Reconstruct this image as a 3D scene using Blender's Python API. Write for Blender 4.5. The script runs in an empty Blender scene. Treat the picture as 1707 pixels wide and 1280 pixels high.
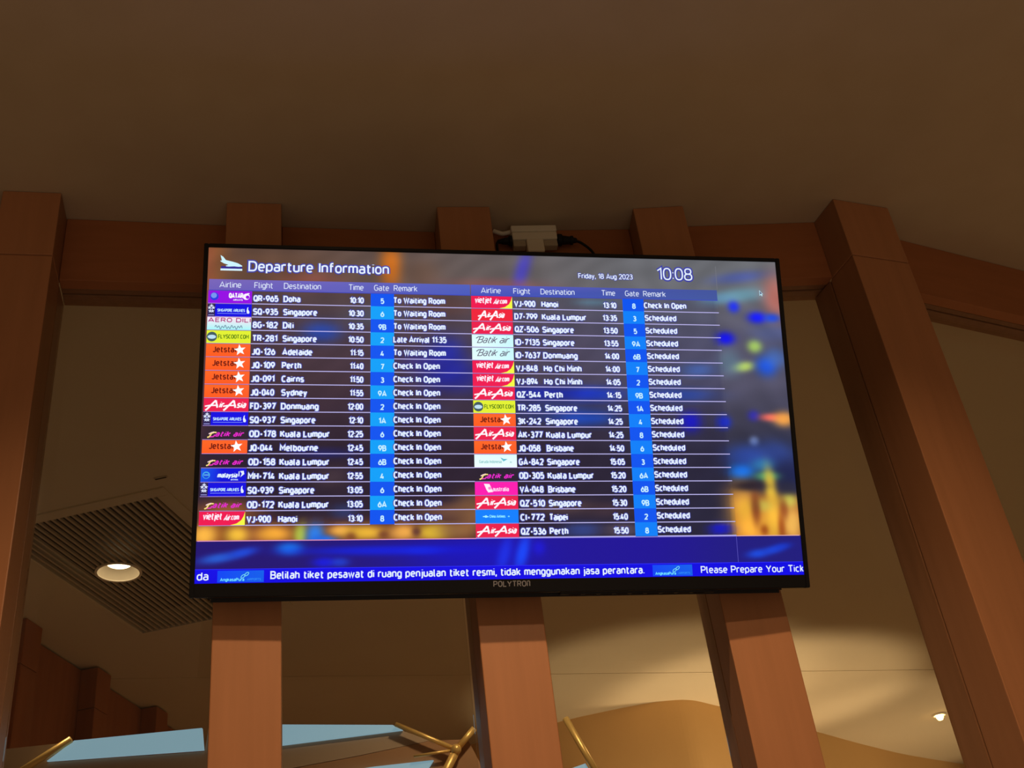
import bpy, bmesh, math, random
import numpy as np
from mathutils import Vector, Matrix
from mathutils.geometry import tessellate_polygon

random.seed(7)
S = bpy.context.scene
COL = S.collection
EYE = 1.6                      # eye height above the floor
H = 1.97 + EYE                 # ceiling height
ZB = 1.78 + EYE                # underside of the header beams

# ------------------------------------------------------------------ camera
cam = bpy.data.cameras.new('camera')
cam.sensor_fit = 'HORIZONTAL'; cam.sensor_width = 36.0
cam.lens = 1920.0 / 1707.0 * 36.0
cam.clip_start = 0.05; cam.clip_end = 200
co = bpy.data.objects.new('camera', cam); COL.objects.link(co)
MX = [[0.9914415785, -0.1305511257, 0.0],
      [0.0712953764, 0.5414369287, 0.8377129709],
      [-0.1093643713, -0.8305434702, 0.5461107749]]
co.matrix_world = Matrix([[MX[i][0], -MX[i][1], -MX[i][2], (0, 0, EYE)[i]] for i in range(3)] + [[0, 0, 0, 1]])
S.camera = co

# ------------------------------------------------------------------ world, exposure
S.view_settings.view_transform = 'Standard'
S.view_settings.look = 'None'
S.view_settings.gamma = 1.0
S.view_settings.use_curve_mapping = False
S.view_settings.exposure = 0.0
w = bpy.data.worlds.new('world'); S.world = w; w.use_nodes = True
w.node_tree.nodes['Background'].inputs[0].default_value = (1.0, 0.66, 0.36, 1)
w.node_tree.nodes['Background'].inputs[1].default_value = 0.135


# ------------------------------------------------------------------ lights
def spot(loc, target, power, color, angle, blend, radius):
    l = bpy.data.lights.new('spot_lamp', 'SPOT'); l.energy = power; l.color = color
    l.spot_size = math.radians(angle); l.spot_blend = blend; l.shadow_soft_size = radius
    o = bpy.data.objects.new('spot_lamp', l); COL.objects.link(o)
    o.location = loc
    o.rotation_euler = (Vector(target) - Vector(loc)).to_track_quat('-Z', 'Y').to_euler()
    return o


WARM = (1.0, 0.66, 0.38)
# recessed downlights of the ceiling in front of the glazed wall
spot((-0.20, 1.10, H - 0.03), (-0.25, 1.65, 0), 38, WARM, 118, 0.75, 0.03)
spot((0.62, 1.25, H - 0.03), (0.80, 1.80, 0), 26, WARM, 118, 0.75, 0.03)
spot((0.45, 0.35, H - 0.03), (0.40, 1.35, 0), 30, WARM, 125, 0.75, 0.03)
# added up-facing area light, low behind the viewer, to brighten the ceiling
al = bpy.data.lights.new('ceiling_fill', 'AREA'); al.shape = 'RECTANGLE'; al.size = 3.0; al.size_y = 1.4; al.energy = 9.5; al.color = (1.0, 0.82, 0.72)
ao = bpy.data.objects.new('ceiling_fill', al); COL.objects.link(ao); ao.location = (0.7, -1.0, 0.35); ao.rotation_euler = (math.radians(180), 0, 0)
# uplights standing along the curved wall inside
spot((0.50, 6.05, 2.15), (0.52, 6.20, 4), 32, (1.0, 0.75, 0.45), 76, 0.45, 0.06)
spot((1.22, 6.55, 2.15), (1.16, 6.62, 4), 60, (1.0, 0.75, 0.45), 76, 0.45, 0.06)
spot((2.30, 7.75, 2.0), (2.30, 7.82, 4), 50, (1.0, 0.75, 0.45), 84, 0.4, 0.06)
# downlights of the room behind the glass (bounce off its floor)
spot((1.2, 4.6, H - 0.04), (1.2, 4.6, 0), 122, (1.0, 0.77, 0.50), 120, 0.6, 0.05)
spot((-0.6, 5.2, H - 0.04), (-0.6, 5.2, 0), 50, (1.0, 0.77, 0.50), 120, 0.6, 0.05)


spot((0.10, 3.15, H - 0.04), (-0.4, 3.7, 0), 34, (1.0, 0.77, 0.48), 125, 0.6, 0.05)  # added lamp without a fixture, brightens the brass tubes and boards


# ------------------------------------------------------------------ helpers
def lin(c):
    return tuple(((x / 255) / 12.92 if x / 255 <= 0.04045 else ((x / 255 + 0.055) / 1.055) ** 2.4) for x in c)


def link(o, parent=None):
    COL.objects.link(o)
    if parent is not None: o.parent = parent
    return o


def mesh_obj(name, verts, faces, mat=None, parent=None, smooth=False):
    me = bpy.data.meshes.new(name)
    me.from_pydata([tuple(v) for v in verts], [], faces); me.update()
    if mat: me.materials.append(mat)
    if smooth:
        for p in me.polygons: p.use_smooth = True
    return link(bpy.data.objects.new(name, me), parent)


def bm_obj(name, bm, mat=None, parent=None, smooth=False):
    bmesh.ops.recalc_face_normals(bm, faces=bm.faces)
    me = bpy.data.meshes.new(name); bm.to_mesh(me); bm.free()
    if mat: me.materials.append(mat)
    if smooth:
        for p in me.polygons: p.use_smooth = True
    return link(bpy.data.objects.new(name, me), parent)


def tag(o, label=None, cat=None, group=None, kind=None):
    if label: o['label'] = label
    if cat: o['category'] = cat
    if group: o['group'] = group
    if kind: o['kind'] = kind
    elif label and cat: o['kind'] = 'thing'
    return o


def empty(name, loc=(0, 0, 0)):
    o = bpy.data.objects.new(name, None); o.empty_display_size = 0.1
    COL.objects.link(o); o.location = loc
    return o


class Frame:
    """plan frame: origin p, x towards q, y away from the viewer's side"""
    def __init__(s, p, q):
        s.p = Vector(p); d = Vector(q) - s.p; s.w = d.length; s.d = d.normalized()
        s.n = Vector((-s.d.y, s.d.x))

    def at(s, x, y, z):
        v = s.p + s.d * x + s.n * y
        return Vector((v.x, v.y, z))


def fbox(bm, fr, x0, x1, y0, y1, z0, z1, bevel=0.0, org=Vector((0, 0, 0))):
    vs = [bm.verts.new(fr.at(x, y, z) - org) for z in (z0, z1) for x, y in ((x0, y0), (x1, y0), (x1, y1), (x0, y1))]
    fs = [bm.faces.new([vs[i] for i in f]) for f in ((3, 2, 1, 0), (4, 5, 6, 7), (0, 1, 5, 4), (1, 2, 6, 5), (2, 3, 7, 6), (3, 0, 4, 7))]
    if bevel:
        es = list({e for f in fs for e in f.edges})
        bmesh.ops.bevel(bm, geom=es, offset=bevel, segments=2, affect='EDGES', profile=0.5)


def fpart(name, fr, dims, mat, parent, bevel=0.0):
    bm = bmesh.new(); org = parent.location if parent is not None else Vector((0, 0, 0))
    fbox(bm, fr, *dims, bevel=bevel, org=org)
    return bm_obj(name, bm, mat, parent)


def tube(bm, pts, r, seg=10, caps=True):
    pts = [Vector(p) for p in pts]; rings = []
    rs = r if isinstance(r, (list, tuple)) else [r] * len(pts)
    for i, p in enumerate(pts):
        t = (pts[min(i + 1, len(pts) - 1)] - pts[max(i - 1, 0)]).normalized()
        a = t.cross(Vector((0, 0, 1)))
        if a.length < 1e-3: a = t.cross(Vector((1, 0, 0)))
        a.normalize(); b = t.cross(a)
        rings.append([bm.verts.new(p + (a * math.cos(k * 2 * math.pi / seg) + b * math.sin(k * 2 * math.pi / seg)) * rs[i]) for k in range(seg)])
    for i in range(len(rings) - 1):
        for k in range(seg):
            bm.faces.new((rings[i][k], rings[i][(k + 1) % seg], rings[i + 1][(k + 1) % seg], rings[i + 1][k]))
    if caps:
        bm.faces.new(rings[0]); bm.faces.new(rings[-1][::-1])


def smooth_path(pts, n=8):
    P = [Vector(p) for p in pts]; out = []
    for i in range(len(P) - 1):
        p0, p1, p2, p3 = P[max(i - 1, 0)], P[i], P[i + 1], P[min(i + 2, len(P) - 1)]
        for k in range(n):
            t = k / n
            out.append(0.5 * ((2 * p1) + (-p0 + p2) * t + (2 * p0 - 5 * p1 + 4 * p2 - p3) * t * t + (-p0 + 3 * p1 - 3 * p2 + p3) * t ** 3))
    out.append(P[-1]); return out


def prism(name, poly, y0, y1, mat, parent):
    """outline poly of (x, z) in the plane y, given a thickness in y; relative to parent"""
    org = parent.location if parent is not None else Vector((0, 0, 0))
    n = len(poly)
    vs = [Vector((x, y0, z)) - org for x, z in poly] + [Vector((x, y1, z)) - org for x, z in poly]
    fs = [list(range(n))[::-1], [n + i for i in range(n)]] + [[i, (i + 1) % n, n + (i + 1) % n, n + i] for i in range(n)]
    bm = bmesh.new(); bv = [bm.verts.new(v) for v in vs]
    for f in fs: bm.faces.new([bv[i] for i in f])
    return bm_obj(name, bm, mat, parent)


# ------------------------------------------------------------------ materials
def mat(name, col, rough=0.5, spec=0.5, metal=0.0, emit=None, estr=1.0):
    m = bpy.data.materials.new(name); m.use_nodes = True
    b = m.node_tree.nodes['Principled BSDF']
    b.inputs['Base Color'].default_value = (*col, 1); b.inputs['Roughness'].default_value = rough
    b.inputs['Metallic'].default_value = metal; b.inputs['Specular IOR Level'].default_value = spec
    if emit:
        b.inputs['Emission Color'].default_value = (*emit, 1); b.inputs['Emission Strength'].default_value = estr
    return m


def noisy(name, c0, c1, scale=(1, 1, 1), nscale=6.0, rough=0.6, bump=0.0, spec=0.3, detail=5):
    m = mat(name, c0, rough, spec); nt = m.node_tree; b = nt.nodes['Principled BSDF']
    tc = nt.nodes.new('ShaderNodeTexCoord'); mp = nt.nodes.new('ShaderNodeMapping'); mp.inputs['Scale'].default_value = scale
    nz = nt.nodes.new('ShaderNodeTexNoise'); nz.inputs['Scale'].default_value = nscale; nz.inputs['Detail'].default_value = detail
    cr = nt.nodes.new('ShaderNodeValToRGB'); cr.color_ramp.elements[0].color = (*c0, 1); cr.color_ramp.elements[1].color = (*c1, 1)
    cr.color_ramp.elements[0].position = 0.3; cr.color_ramp.elements[1].position = 0.7
    nt.links.new(tc.outputs['Object'], mp.inputs[0]); nt.links.new(mp.outputs[0], nz.inputs['Vector'])
    nt.links.new(nz.outputs[0], cr.inputs[0]); nt.links.new(cr.outputs[0], b.inputs['Base Color'])
    if bump:
        bp = nt.nodes.new('ShaderNodeBump'); bp.inputs['Strength'].default_value = bump; bp.inputs['Distance'].default_value = 0.002
        nt.links.new(nz.outputs[0], bp.inputs['Height']); nt.links.new(bp.outputs[0], b.inputs['Normal'])
    return m


WOOD = noisy('cherry_wood', (0.51, 0.225, 0.098), (0.57, 0.252, 0.112), (14, 14, 0.9), 3.0, 0.42, 0.05, 0.35)
WOOD_BEAM = noisy('beam_wood', (0.42, 0.155, 0.058), (0.47, 0.175, 0.068), (2, 2, 14), 3.0, 0.5, 0.05, 0.3)
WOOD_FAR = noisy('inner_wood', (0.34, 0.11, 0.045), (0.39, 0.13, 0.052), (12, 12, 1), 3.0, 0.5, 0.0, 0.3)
FRAME = noisy('stained_frame', (0.26, 0.125, 0.058), (0.31, 0.150, 0.070), (14, 14, 1), 3.0, 0.35, 0.03, 0.4)
WOOD_SIDE = noisy('stained_shaded_side', (0.33, 0.15, 0.068), (0.37, 0.17, 0.078), (14, 14, 0.9), 3.0, 0.45, 0.03, 0.35)  # column sides: brown stain, with the shade of grazing light put into the colour
PLASTER = noisy('ceiling_paint', (0.60, 0.47, 0.30), (0.63, 0.50, 0.325), (1, 1, 1), 9.0, 0.9, 0.15, 0.1)
PLASTER_IN = noisy('inner_ceiling_paint', (0.60, 0.51, 0.36), (0.62, 0.53, 0.375), (1, 1, 1), 4.0, 0.85, 0.05, 0.15)
DRUM = noisy('ochre_wall', (0.78, 0.50, 0.22), (0.82, 0.53, 0.235), (1, 1, 1), 3.0, 0.8, 0.05, 0.15)
FLOORM = noisy('stone_floor', (0.42, 0.36, 0.29), (0.50, 0.43, 0.35), (1, 1, 1), 2.0, 0.35, 0.0, 0.4)
BLACK = mat('black_plastic', (0.008, 0.008, 0.010), 0.35, 0.25)
BLACK_M = mat('matt_black_plastic', (0.02, 0.02, 0.022), 0.55, 0.4)
STEEL = mat('black_steel', (0.03, 0.03, 0.03), 0.4, 0.5, 0.6)
IVORY = mat('ivory_plastic', (0.95, 0.88, 0.70), 0.45, 0.4)
IVORY_D = mat('dark_ivory', (0.55, 0.47, 0.34), 0.6, 0.3)  # darker ivory for the adapter's lower shoulders and the slot plate
RUBBER = mat('black_rubber', (0.012, 0.012, 0.014), 0.6, 0.3)
GOLD = mat('polished_brass', (0.90, 0.60, 0.20), 0.38, 0.5, 0.45)
SLAT = mat('grille_metal', (0.50, 0.42, 0.29), 0.5, 0.4)
DARK = mat('grille_void', (0.018, 0.014, 0.01), 0.8, 0.2)
CREAM = mat('cream_enamel', (0.80, 0.72, 0.58), 0.35, 0.4)
BULB = mat('lit_lens', (0.9, 0.8, 0.6), 0.4, 0.3, emit=(1.0, 0.80, 0.5), estr=6.0)
BULB2 = mat('lit_spot', (0.9, 0.8, 0.6), 0.4, 0.3, emit=(1.0, 0.62, 0.2), estr=14.0)
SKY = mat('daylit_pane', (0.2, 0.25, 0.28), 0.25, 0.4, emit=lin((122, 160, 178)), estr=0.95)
TAUPE = mat('taupe_board', (0.46, 0.34, 0.24), 0.6, 0.25)
BROWN = mat('brown_board', (0.40, 0.22, 0.115), 0.6, 0.25)
GREYTXT = mat('grey_print', (0.30, 0.30, 0.33), 0.4, 0.4)


def glass_mat():
    m = bpy.data.materials.new('window_glass'); m.use_nodes = True; nt = m.node_tree; nt.nodes.clear()
    out = nt.nodes.new('ShaderNodeOutputMaterial'); mx = nt.nodes.new('ShaderNodeMixShader')
    tr = nt.nodes.new('ShaderNodeBsdfTransparent'); tr.inputs[0].default_value = (0.95, 0.94, 0.91, 1)
    gl = nt.nodes.new('ShaderNodeBsdfGlossy'); gl.inputs['Roughness'].default_value = 0.02
    lw = nt.nodes.new('ShaderNodeLayerWeight'); lw.inputs['Blend'].default_value = 0.5
    pw = nt.nodes.new('ShaderNodeMath'); pw.operation = 'POWER'; pw.inputs[1].default_value = 5.0
    ma = nt.nodes.new('ShaderNodeMath'); ma.operation = 'MULTIPLY_ADD'; ma.inputs[1].default_value = 0.9; ma.inputs[2].default_value = 0.03
    nt.links.new(lw.outputs['Facing'], pw.inputs[0]); nt.links.new(pw.outputs[0], ma.inputs[0])
    nt.links.new(ma.outputs[0], mx.inputs[0]); nt.links.new(tr.outputs[0], mx.inputs[1]); nt.links.new(gl.outputs[0], mx.inputs[2])
    nt.links.new(mx.outputs[0], out.inputs[0]); return m


GLASS = glass_mat()


def screen_mat():
    m = bpy.data.materials.new('lit_display'); m.use_nodes = True; nt = m.node_tree
    b = nt.nodes['Principled BSDF']; b.inputs['Base Color'].default_value = (0.01, 0.01, 0.012, 1)
    b.inputs['Roughness'].default_value = 0.35; b.inputs['Specular IOR Level'].default_value = 0.25
    at = nt.nodes.new('ShaderNodeAttribute'); at.attribute_name = 'Col'
    nt.links.new(at.outputs['Color'], b.inputs['Emission Color']); b.inputs['Emission Strength'].default_value = 1.0
    return m


SCREEN = screen_mat()

# ------------------------------------------------------------------ plan of the glazed wall (front faces of the columns)
COLS = [((-1.117, 1.919), (-0.992, 1.951)),
        ((-0.629, 2.054), (-0.502, 2.083)),
        ((-0.129, 2.167), (0.002, 2.192)),
        ((0.369, 2.271), (0.500, 2.286)),
        ((0.901, 2.337), (1.061, 2.404))]
BAYS = [((-2.60, 1.617), (-1.10, 2.016)),
        ((-1.030, 2.034), (-0.620, 2.143)),
        ((-0.535, 2.162), (-0.120, 2.267)),
        ((-0.015, 2.285), (0.385, 2.355)),
        ((0.500, 2.368), (0.905, 2.429)),
        ((1.06, 2.514), (2.90, 3.512))]

# ------------------------------------------------------------------ setting: ceilings, floor, inner walls
line = [(-4.5, 1.11)] + [((a[0] + b[0]) / 2, (a[1] + b[1]) / 2 + 0.05) for a, b in zip(
    [BAYS[0][0]] + [b[1] for b in BAYS[:-1]] + [BAYS[-1][1]], [BAYS[0][0]] + [b[0] for b in BAYS[1:]] + [BAYS[-1][1]])] + [(5.0, 4.70)]


def slab(name, outer, holes, z, t, m, zf=None):
    zf = zf or (lambda x, y: 0.0)
    loops = [[Vector((x, y, 0)) for x, y in l] for l in [outer] + holes]
    tris = tessellate_polygon(loops)
    flat = [v for l in loops for v in l]; n = len(flat)
    vs = [(v.x, v.y, z + zf(v.x, v.y)) for v in flat] + [(v.x, v.y, z + t + zf(v.x, v.y)) for v in flat]
    fs = [list(tr) for tr in tris] + [[i + n for i in tr] for tr in tris]
    k = 0
    for l in loops:
        for i in range(len(l)):
            a, b = k + i, k + (i + 1) % len(l)
            fs.append([a, b, b + n, a + n])
        k += len(l)
    bm = bmesh.new(); bv = [bm.verts.new(v) for v in vs]
    for f in fs:
        try: bm.faces.new([bv[i] for i in f])
        except ValueError: pass
    return tag(bm_obj(name, bm, m), kind='structure')


# our side
slab('ceiling', line + [(5.0, -3.8), (-4.5, -3.8)], [], H, 0.06, PLASTER)

# inner ceiling, with the opening of the air grille
gx, gy = Vector((0.9866, -0.163)), Vector((0.163, 0.9866))
G0 = Vector((-1.875, 3.497)); GW, GL = 0.652, 1.085
quad = [G0, G0 + gx * GW, G0 + gx * GW + gy * GL, G0 + gy * GL]
inner_line = [(x, y + 0.0015) for x, y in line]
step = [(-4.5, 4.17), (-1.274, 5.298), (-0.353, 5.640), (0.575, 5.974), (6.0, 7.93)]
slab('ceiling', inner_line + [(6.0, 5.24)] + step[::-1], [[tuple(q) for q in quad]], H, 0.12, PLASTER_IN)
slab('ceiling', step + [(6.0, 12.0), (-4.5, 12.0)], [], H - 0.002, 0.12, PLASTER_IN)

bm = bmesh.new()
fbox(bm, Frame((-6, -4), (7, -4)), 0, 13, 0, 17, -0.1, 0.0)
tag(bm_obj('floor', bm, FLOORM), kind='structure')

# curved wall inside
drum = [(-2.6, 7.60), (-1.2, 7.08), (-0.6, 6.85), (0.008, 6.602), (0.252, 6.525), (0.46, 6.478), (0.62, 6.468), (0.77, 6.515),
        (0.917, 6.67), (1.2, 6.99), (1.664, 7.554), (2.115, 8.10), (2.6, 8.62), (3.6, 9.5), (5.0, 10.4)]
dp = smooth_path([(x, y, 0) for x, y in drum], 6)
vs = []; fs = []
for i, p in enumerate(dp):
    t = (dp[min(i + 1, len(dp) - 1)] - dp[max(i - 1, 0)]).normalized(); nn = Vector((-t.y, t.x, 0)) * 0.12
    for q in (p, p + nn):
        vs += [(q.x, q.y, 0.0), (q.x, q.y, H - 0.002)]
for i in range(len(dp) - 1):
    a, b = 4 * i, 4 * i + 4
    fs += [(a, b, b + 1, a + 1), (a + 2, a + 3, b + 3, b + 2), (a + 1, b + 1, b + 3, a + 3), (a, a + 2, b + 2, b)]
fs += [(0, 1, 3, 2), (len(vs) - 4, len(vs) - 2, len(vs) - 1, len(vs) - 3)]
tag(mesh_obj('wall_back', vs, fs, DRUM, smooth=False), kind='structure')

# ------------------------------------------------------------------ columns, beams and windows of the glazed wall
CLABEL = ['wide-set reddish wooden column at the left edge of the photo',
          'wooden column behind the left part of the screen, shadowed just below it',
          'wooden column behind the middle of the screen, left of the white power adapter',
          'wooden column behind the right part of the screen, right of the white power adapter',
          'leaning wooden corner column right of the screen, wider than the others, dark left side showing']


def column(p, q, label):
    fr = Frame(p, q)
    r = empty('wooden_column', fr.at(fr.w / 2, 0, 0))
    tag(r, label, 'column', 'wooden columns of the glazed wall')
    for nm, z0, z1 in (('lower_panel', 0.0, ZB - 0.003), ('upper_panel', ZB, H - 0.001)):
        o = fpart(nm, fr, (0, fr.w, 0, 0.105, z0, z1), WOOD, r, 0.0025)
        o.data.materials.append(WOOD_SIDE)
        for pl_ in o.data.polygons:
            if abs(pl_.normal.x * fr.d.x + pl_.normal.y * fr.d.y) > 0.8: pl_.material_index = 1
    fpart('joint', fr, (0.003, fr.w - 0.003, 0.003, 0.10, ZB - 0.005, ZB + 0.002), FRAME, r)
    return fr


cfr = [column(p, q, l) for (p, q), l in zip(COLS, CLABEL)]

BLABEL = ['header beam left of the column at the photo\'s left edge',
          'dark header beam between the left edge column and the screen',
          'header beam above the left half of the screen, between its two columns',
          'header beam under the ceiling behind the white power adapter',
          'header beam above the right corner of the screen, ending at the corner column',
          'header beam falling away to the right of the corner column']
for k, (p, q) in enumerate(BAYS):
    fr = Frame(p, q)

    def meet(c, x):
        # where the beam's front line meets the side of a column
        a = c.at(x, 0, 0); e = Vector((a.x, a.y)) - fr.p; m = c.n
        den = fr.d.x * m.y - fr.d.y * m.x
        return fr.p + fr.d * ((e.x * m.y - e.y * m.x) / den)
    p2 = meet(cfr[k - 1], cfr[k - 1].w + 0.0005) if k > 0 else Vector(p)
    q2 = meet(cfr[k], -0.0005) if k < 5 else Vector(q)
    fr = Frame(p2, q2)
    b = empty('header_beam', fr.at(fr.w / 2, 0, ZB))
    tag(b, BLABEL[k], 'beam', 'header beams between the columns')
    fpart('fascia', fr, (0, fr.w, 0, 0.034, ZB, H - 0.001), WOOD_BEAM, b, 0.002)
    fpart('soffit_strip', fr, (0, fr.w, 0.038, 0.055, ZB + 0.004, ZB + 0.04), FRAME, b)
    wd = empty('window_%d' % (k + 1), fr.at(fr.w / 2, 0.07, 0)); tag(wd, kind='structure')
    fpart('header_frame', fr, (0, fr.w, 0.058, 0.10, ZB + 0.001, H - 0.002), FRAME, wd, 0.002)
    # glass pane, just behind the frame's stop
    fpart('pane', fr, (0, fr.w, 0.076, 0.084, 0.06, ZB + 0.004), GLASS, wd)
    fpart('bottom_rail', fr, (0, fr.w, 0.055, 0.10, 0.0, 0.06), FRAME, wd, 0.002)
    cl = cfr[k - 1] if k > 0 else None
    cr_ = cfr[k] if k < 5 else None
    if cl: fpart('stile', cl, (cl.w * 0.52, cl.w - 0.0005, 0.109, 0.185, 0, ZB - 0.002), FRAME, wd, 0.002)
    if cr_: fpart('stile', cr_, (0.0005, cr_.w * 0.48, 0.109, 0.185, 0, ZB - 0.002), FRAME, wd, 0.002)

# ------------------------------------------------------------------ television
TVC = Vector(((-0.5782 + 0.6073 + 0.5407 - 0.6448) / 4, (1.7777 + 2.0156 + 2.2248 + 1.9869) / 4, (1.5857 + 1.5404 + 0.8961 + 0.9414) / 4 + EYE))
tx = Vector((0.97976, 0.19665, -0.03744)); ty = Vector((-0.09787, 0.30740, -0.94653)); tz = Vector((-0.17463, 0.93104, 0.32042))
SW, SH = 1.21, 1.21 * 9 / 16
tv = empty('television')
# local axes: x right, y up, z out of the screen
Rm = Matrix([[tx[i], -ty[i], -tz[i]] for i in range(3)]).to_4x4(); Rm.translation = TVC
tv.matrix_world = Rm
tag(tv, 'large flat departure board television tilted down from the wooden columns', 'television')


def UV(u, v, z=0.0): return ((u - 0.5) * SW, (0.5 - v) * SH, z)


def tbox(name, x0, x1, y0, y1, z0, z1, m, parent, bevel=0.0):
    bm = bmesh.new()
    vs = [bm.verts.new((x, y, z)) for z in (z0, z1) for x, y in ((x0, y0), (x1, y0), (x1, y1), (x0, y1))]
    for f in ((3, 2, 1, 0), (4, 5, 6, 7), (0, 1, 5, 4), (1, 2, 6, 5), (2, 3, 7, 6), (3, 0, 4, 7)): bm.faces.new([vs[i] for i in f])
    if bevel: bmesh.ops.bevel(bm, geom=bm.edges[:], offset=bevel, segments=2, affect='EDGES')
    return bm_obj(name, bm, m, parent)


L_, R_, T_, B_ = -SW / 2 - 0.0090, SW / 2 + 0.0095, SH / 2 + 0.0082, -SH / 2 - 0.0262
bz = 0.004
tbox('bezel_side', L_, -SW / 2, B_, T_, -0.012, bz, BLACK, tv, 0.0012)
tbox('bezel_side', SW / 2, R_, B_, T_, -0.012, bz, BLACK, tv, 0.0012)
tbox('bezel_top', -SW / 2, SW / 2, SH / 2, T_, -0.012, bz, BLACK, tv, 0.0012)
tbox('bezel_bottom', -SW / 2, SW / 2, B_, -SH / 2, -0.012, bz, BLACK, tv, 0.0012)
tbox('back_shell', L_ + 0.004, R_ - 0.004, B_ + 0.004, T_ - 0.004, -0.034, -0.0125, BLACK_M, tv, 0.004)
tbox('electronics_housing', L_ + 0.03, R_ - 0.045, B_ - 0.006, 0.06, -0.044, -0.0345, BLACK_M, tv, 0.006)
sp = tbox('speaker_grille', 0.10, 0.42, B_ - 0.004, B_ + 0.002, -0.033, -0.014, BLACK_M, tv, 0.001)
for k in range(9):
    tbox('speaker_slot', 0.12 + k * 0.032, 0.142 + k * 0.032, B_ - 0.0052, B_ - 0.0038, -0.028, -0.018, DARK, sp)
tbox('mount_plate', -0.22, 0.22, -0.05, 0.24, -0.043, -0.0345, STEEL, tv, 0.001)
# tilting arms reaching back to the middle column
inv = Rm.inverted()
for s in (-0.06, 0.06):
    bm = bmesh.new()
    a = Vector((s, 0.10, -0.043)); wv = inv @ Vector((-0.066 + s * 0.6, 2.172 + s * 0.1, 1.30 + EYE))
    tube(bm, [a, wv], 0.009, 8); bm_obj('mount_arm', bm, STEEL, tv)
bm = bmesh.new(); fbox(bm, cfr[2], 0.012, cfr[2].w - 0.012, -0.006, -0.0005, 1.18 + EYE, 1.42 + EYE)
for v in bm.verts: v.co = inv @ v.co
bm_obj('wall_plate', bm, STEEL, tv)


# --- displayed picture, painted per vertex together with the haze reflected on its top
def sstep(e0, e1, x):
    t = np.clip((x - e0) / (e1 - e0), 0, 1); return t * t * (3 - 2 * t)


def srgb2lin(c): return np.where(c <= 0.04045, c / 12.92, ((c + 0.055) / 1.055) ** 2.4)


TAB_T, TAB_B = 0.1364, 0.8401
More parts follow.
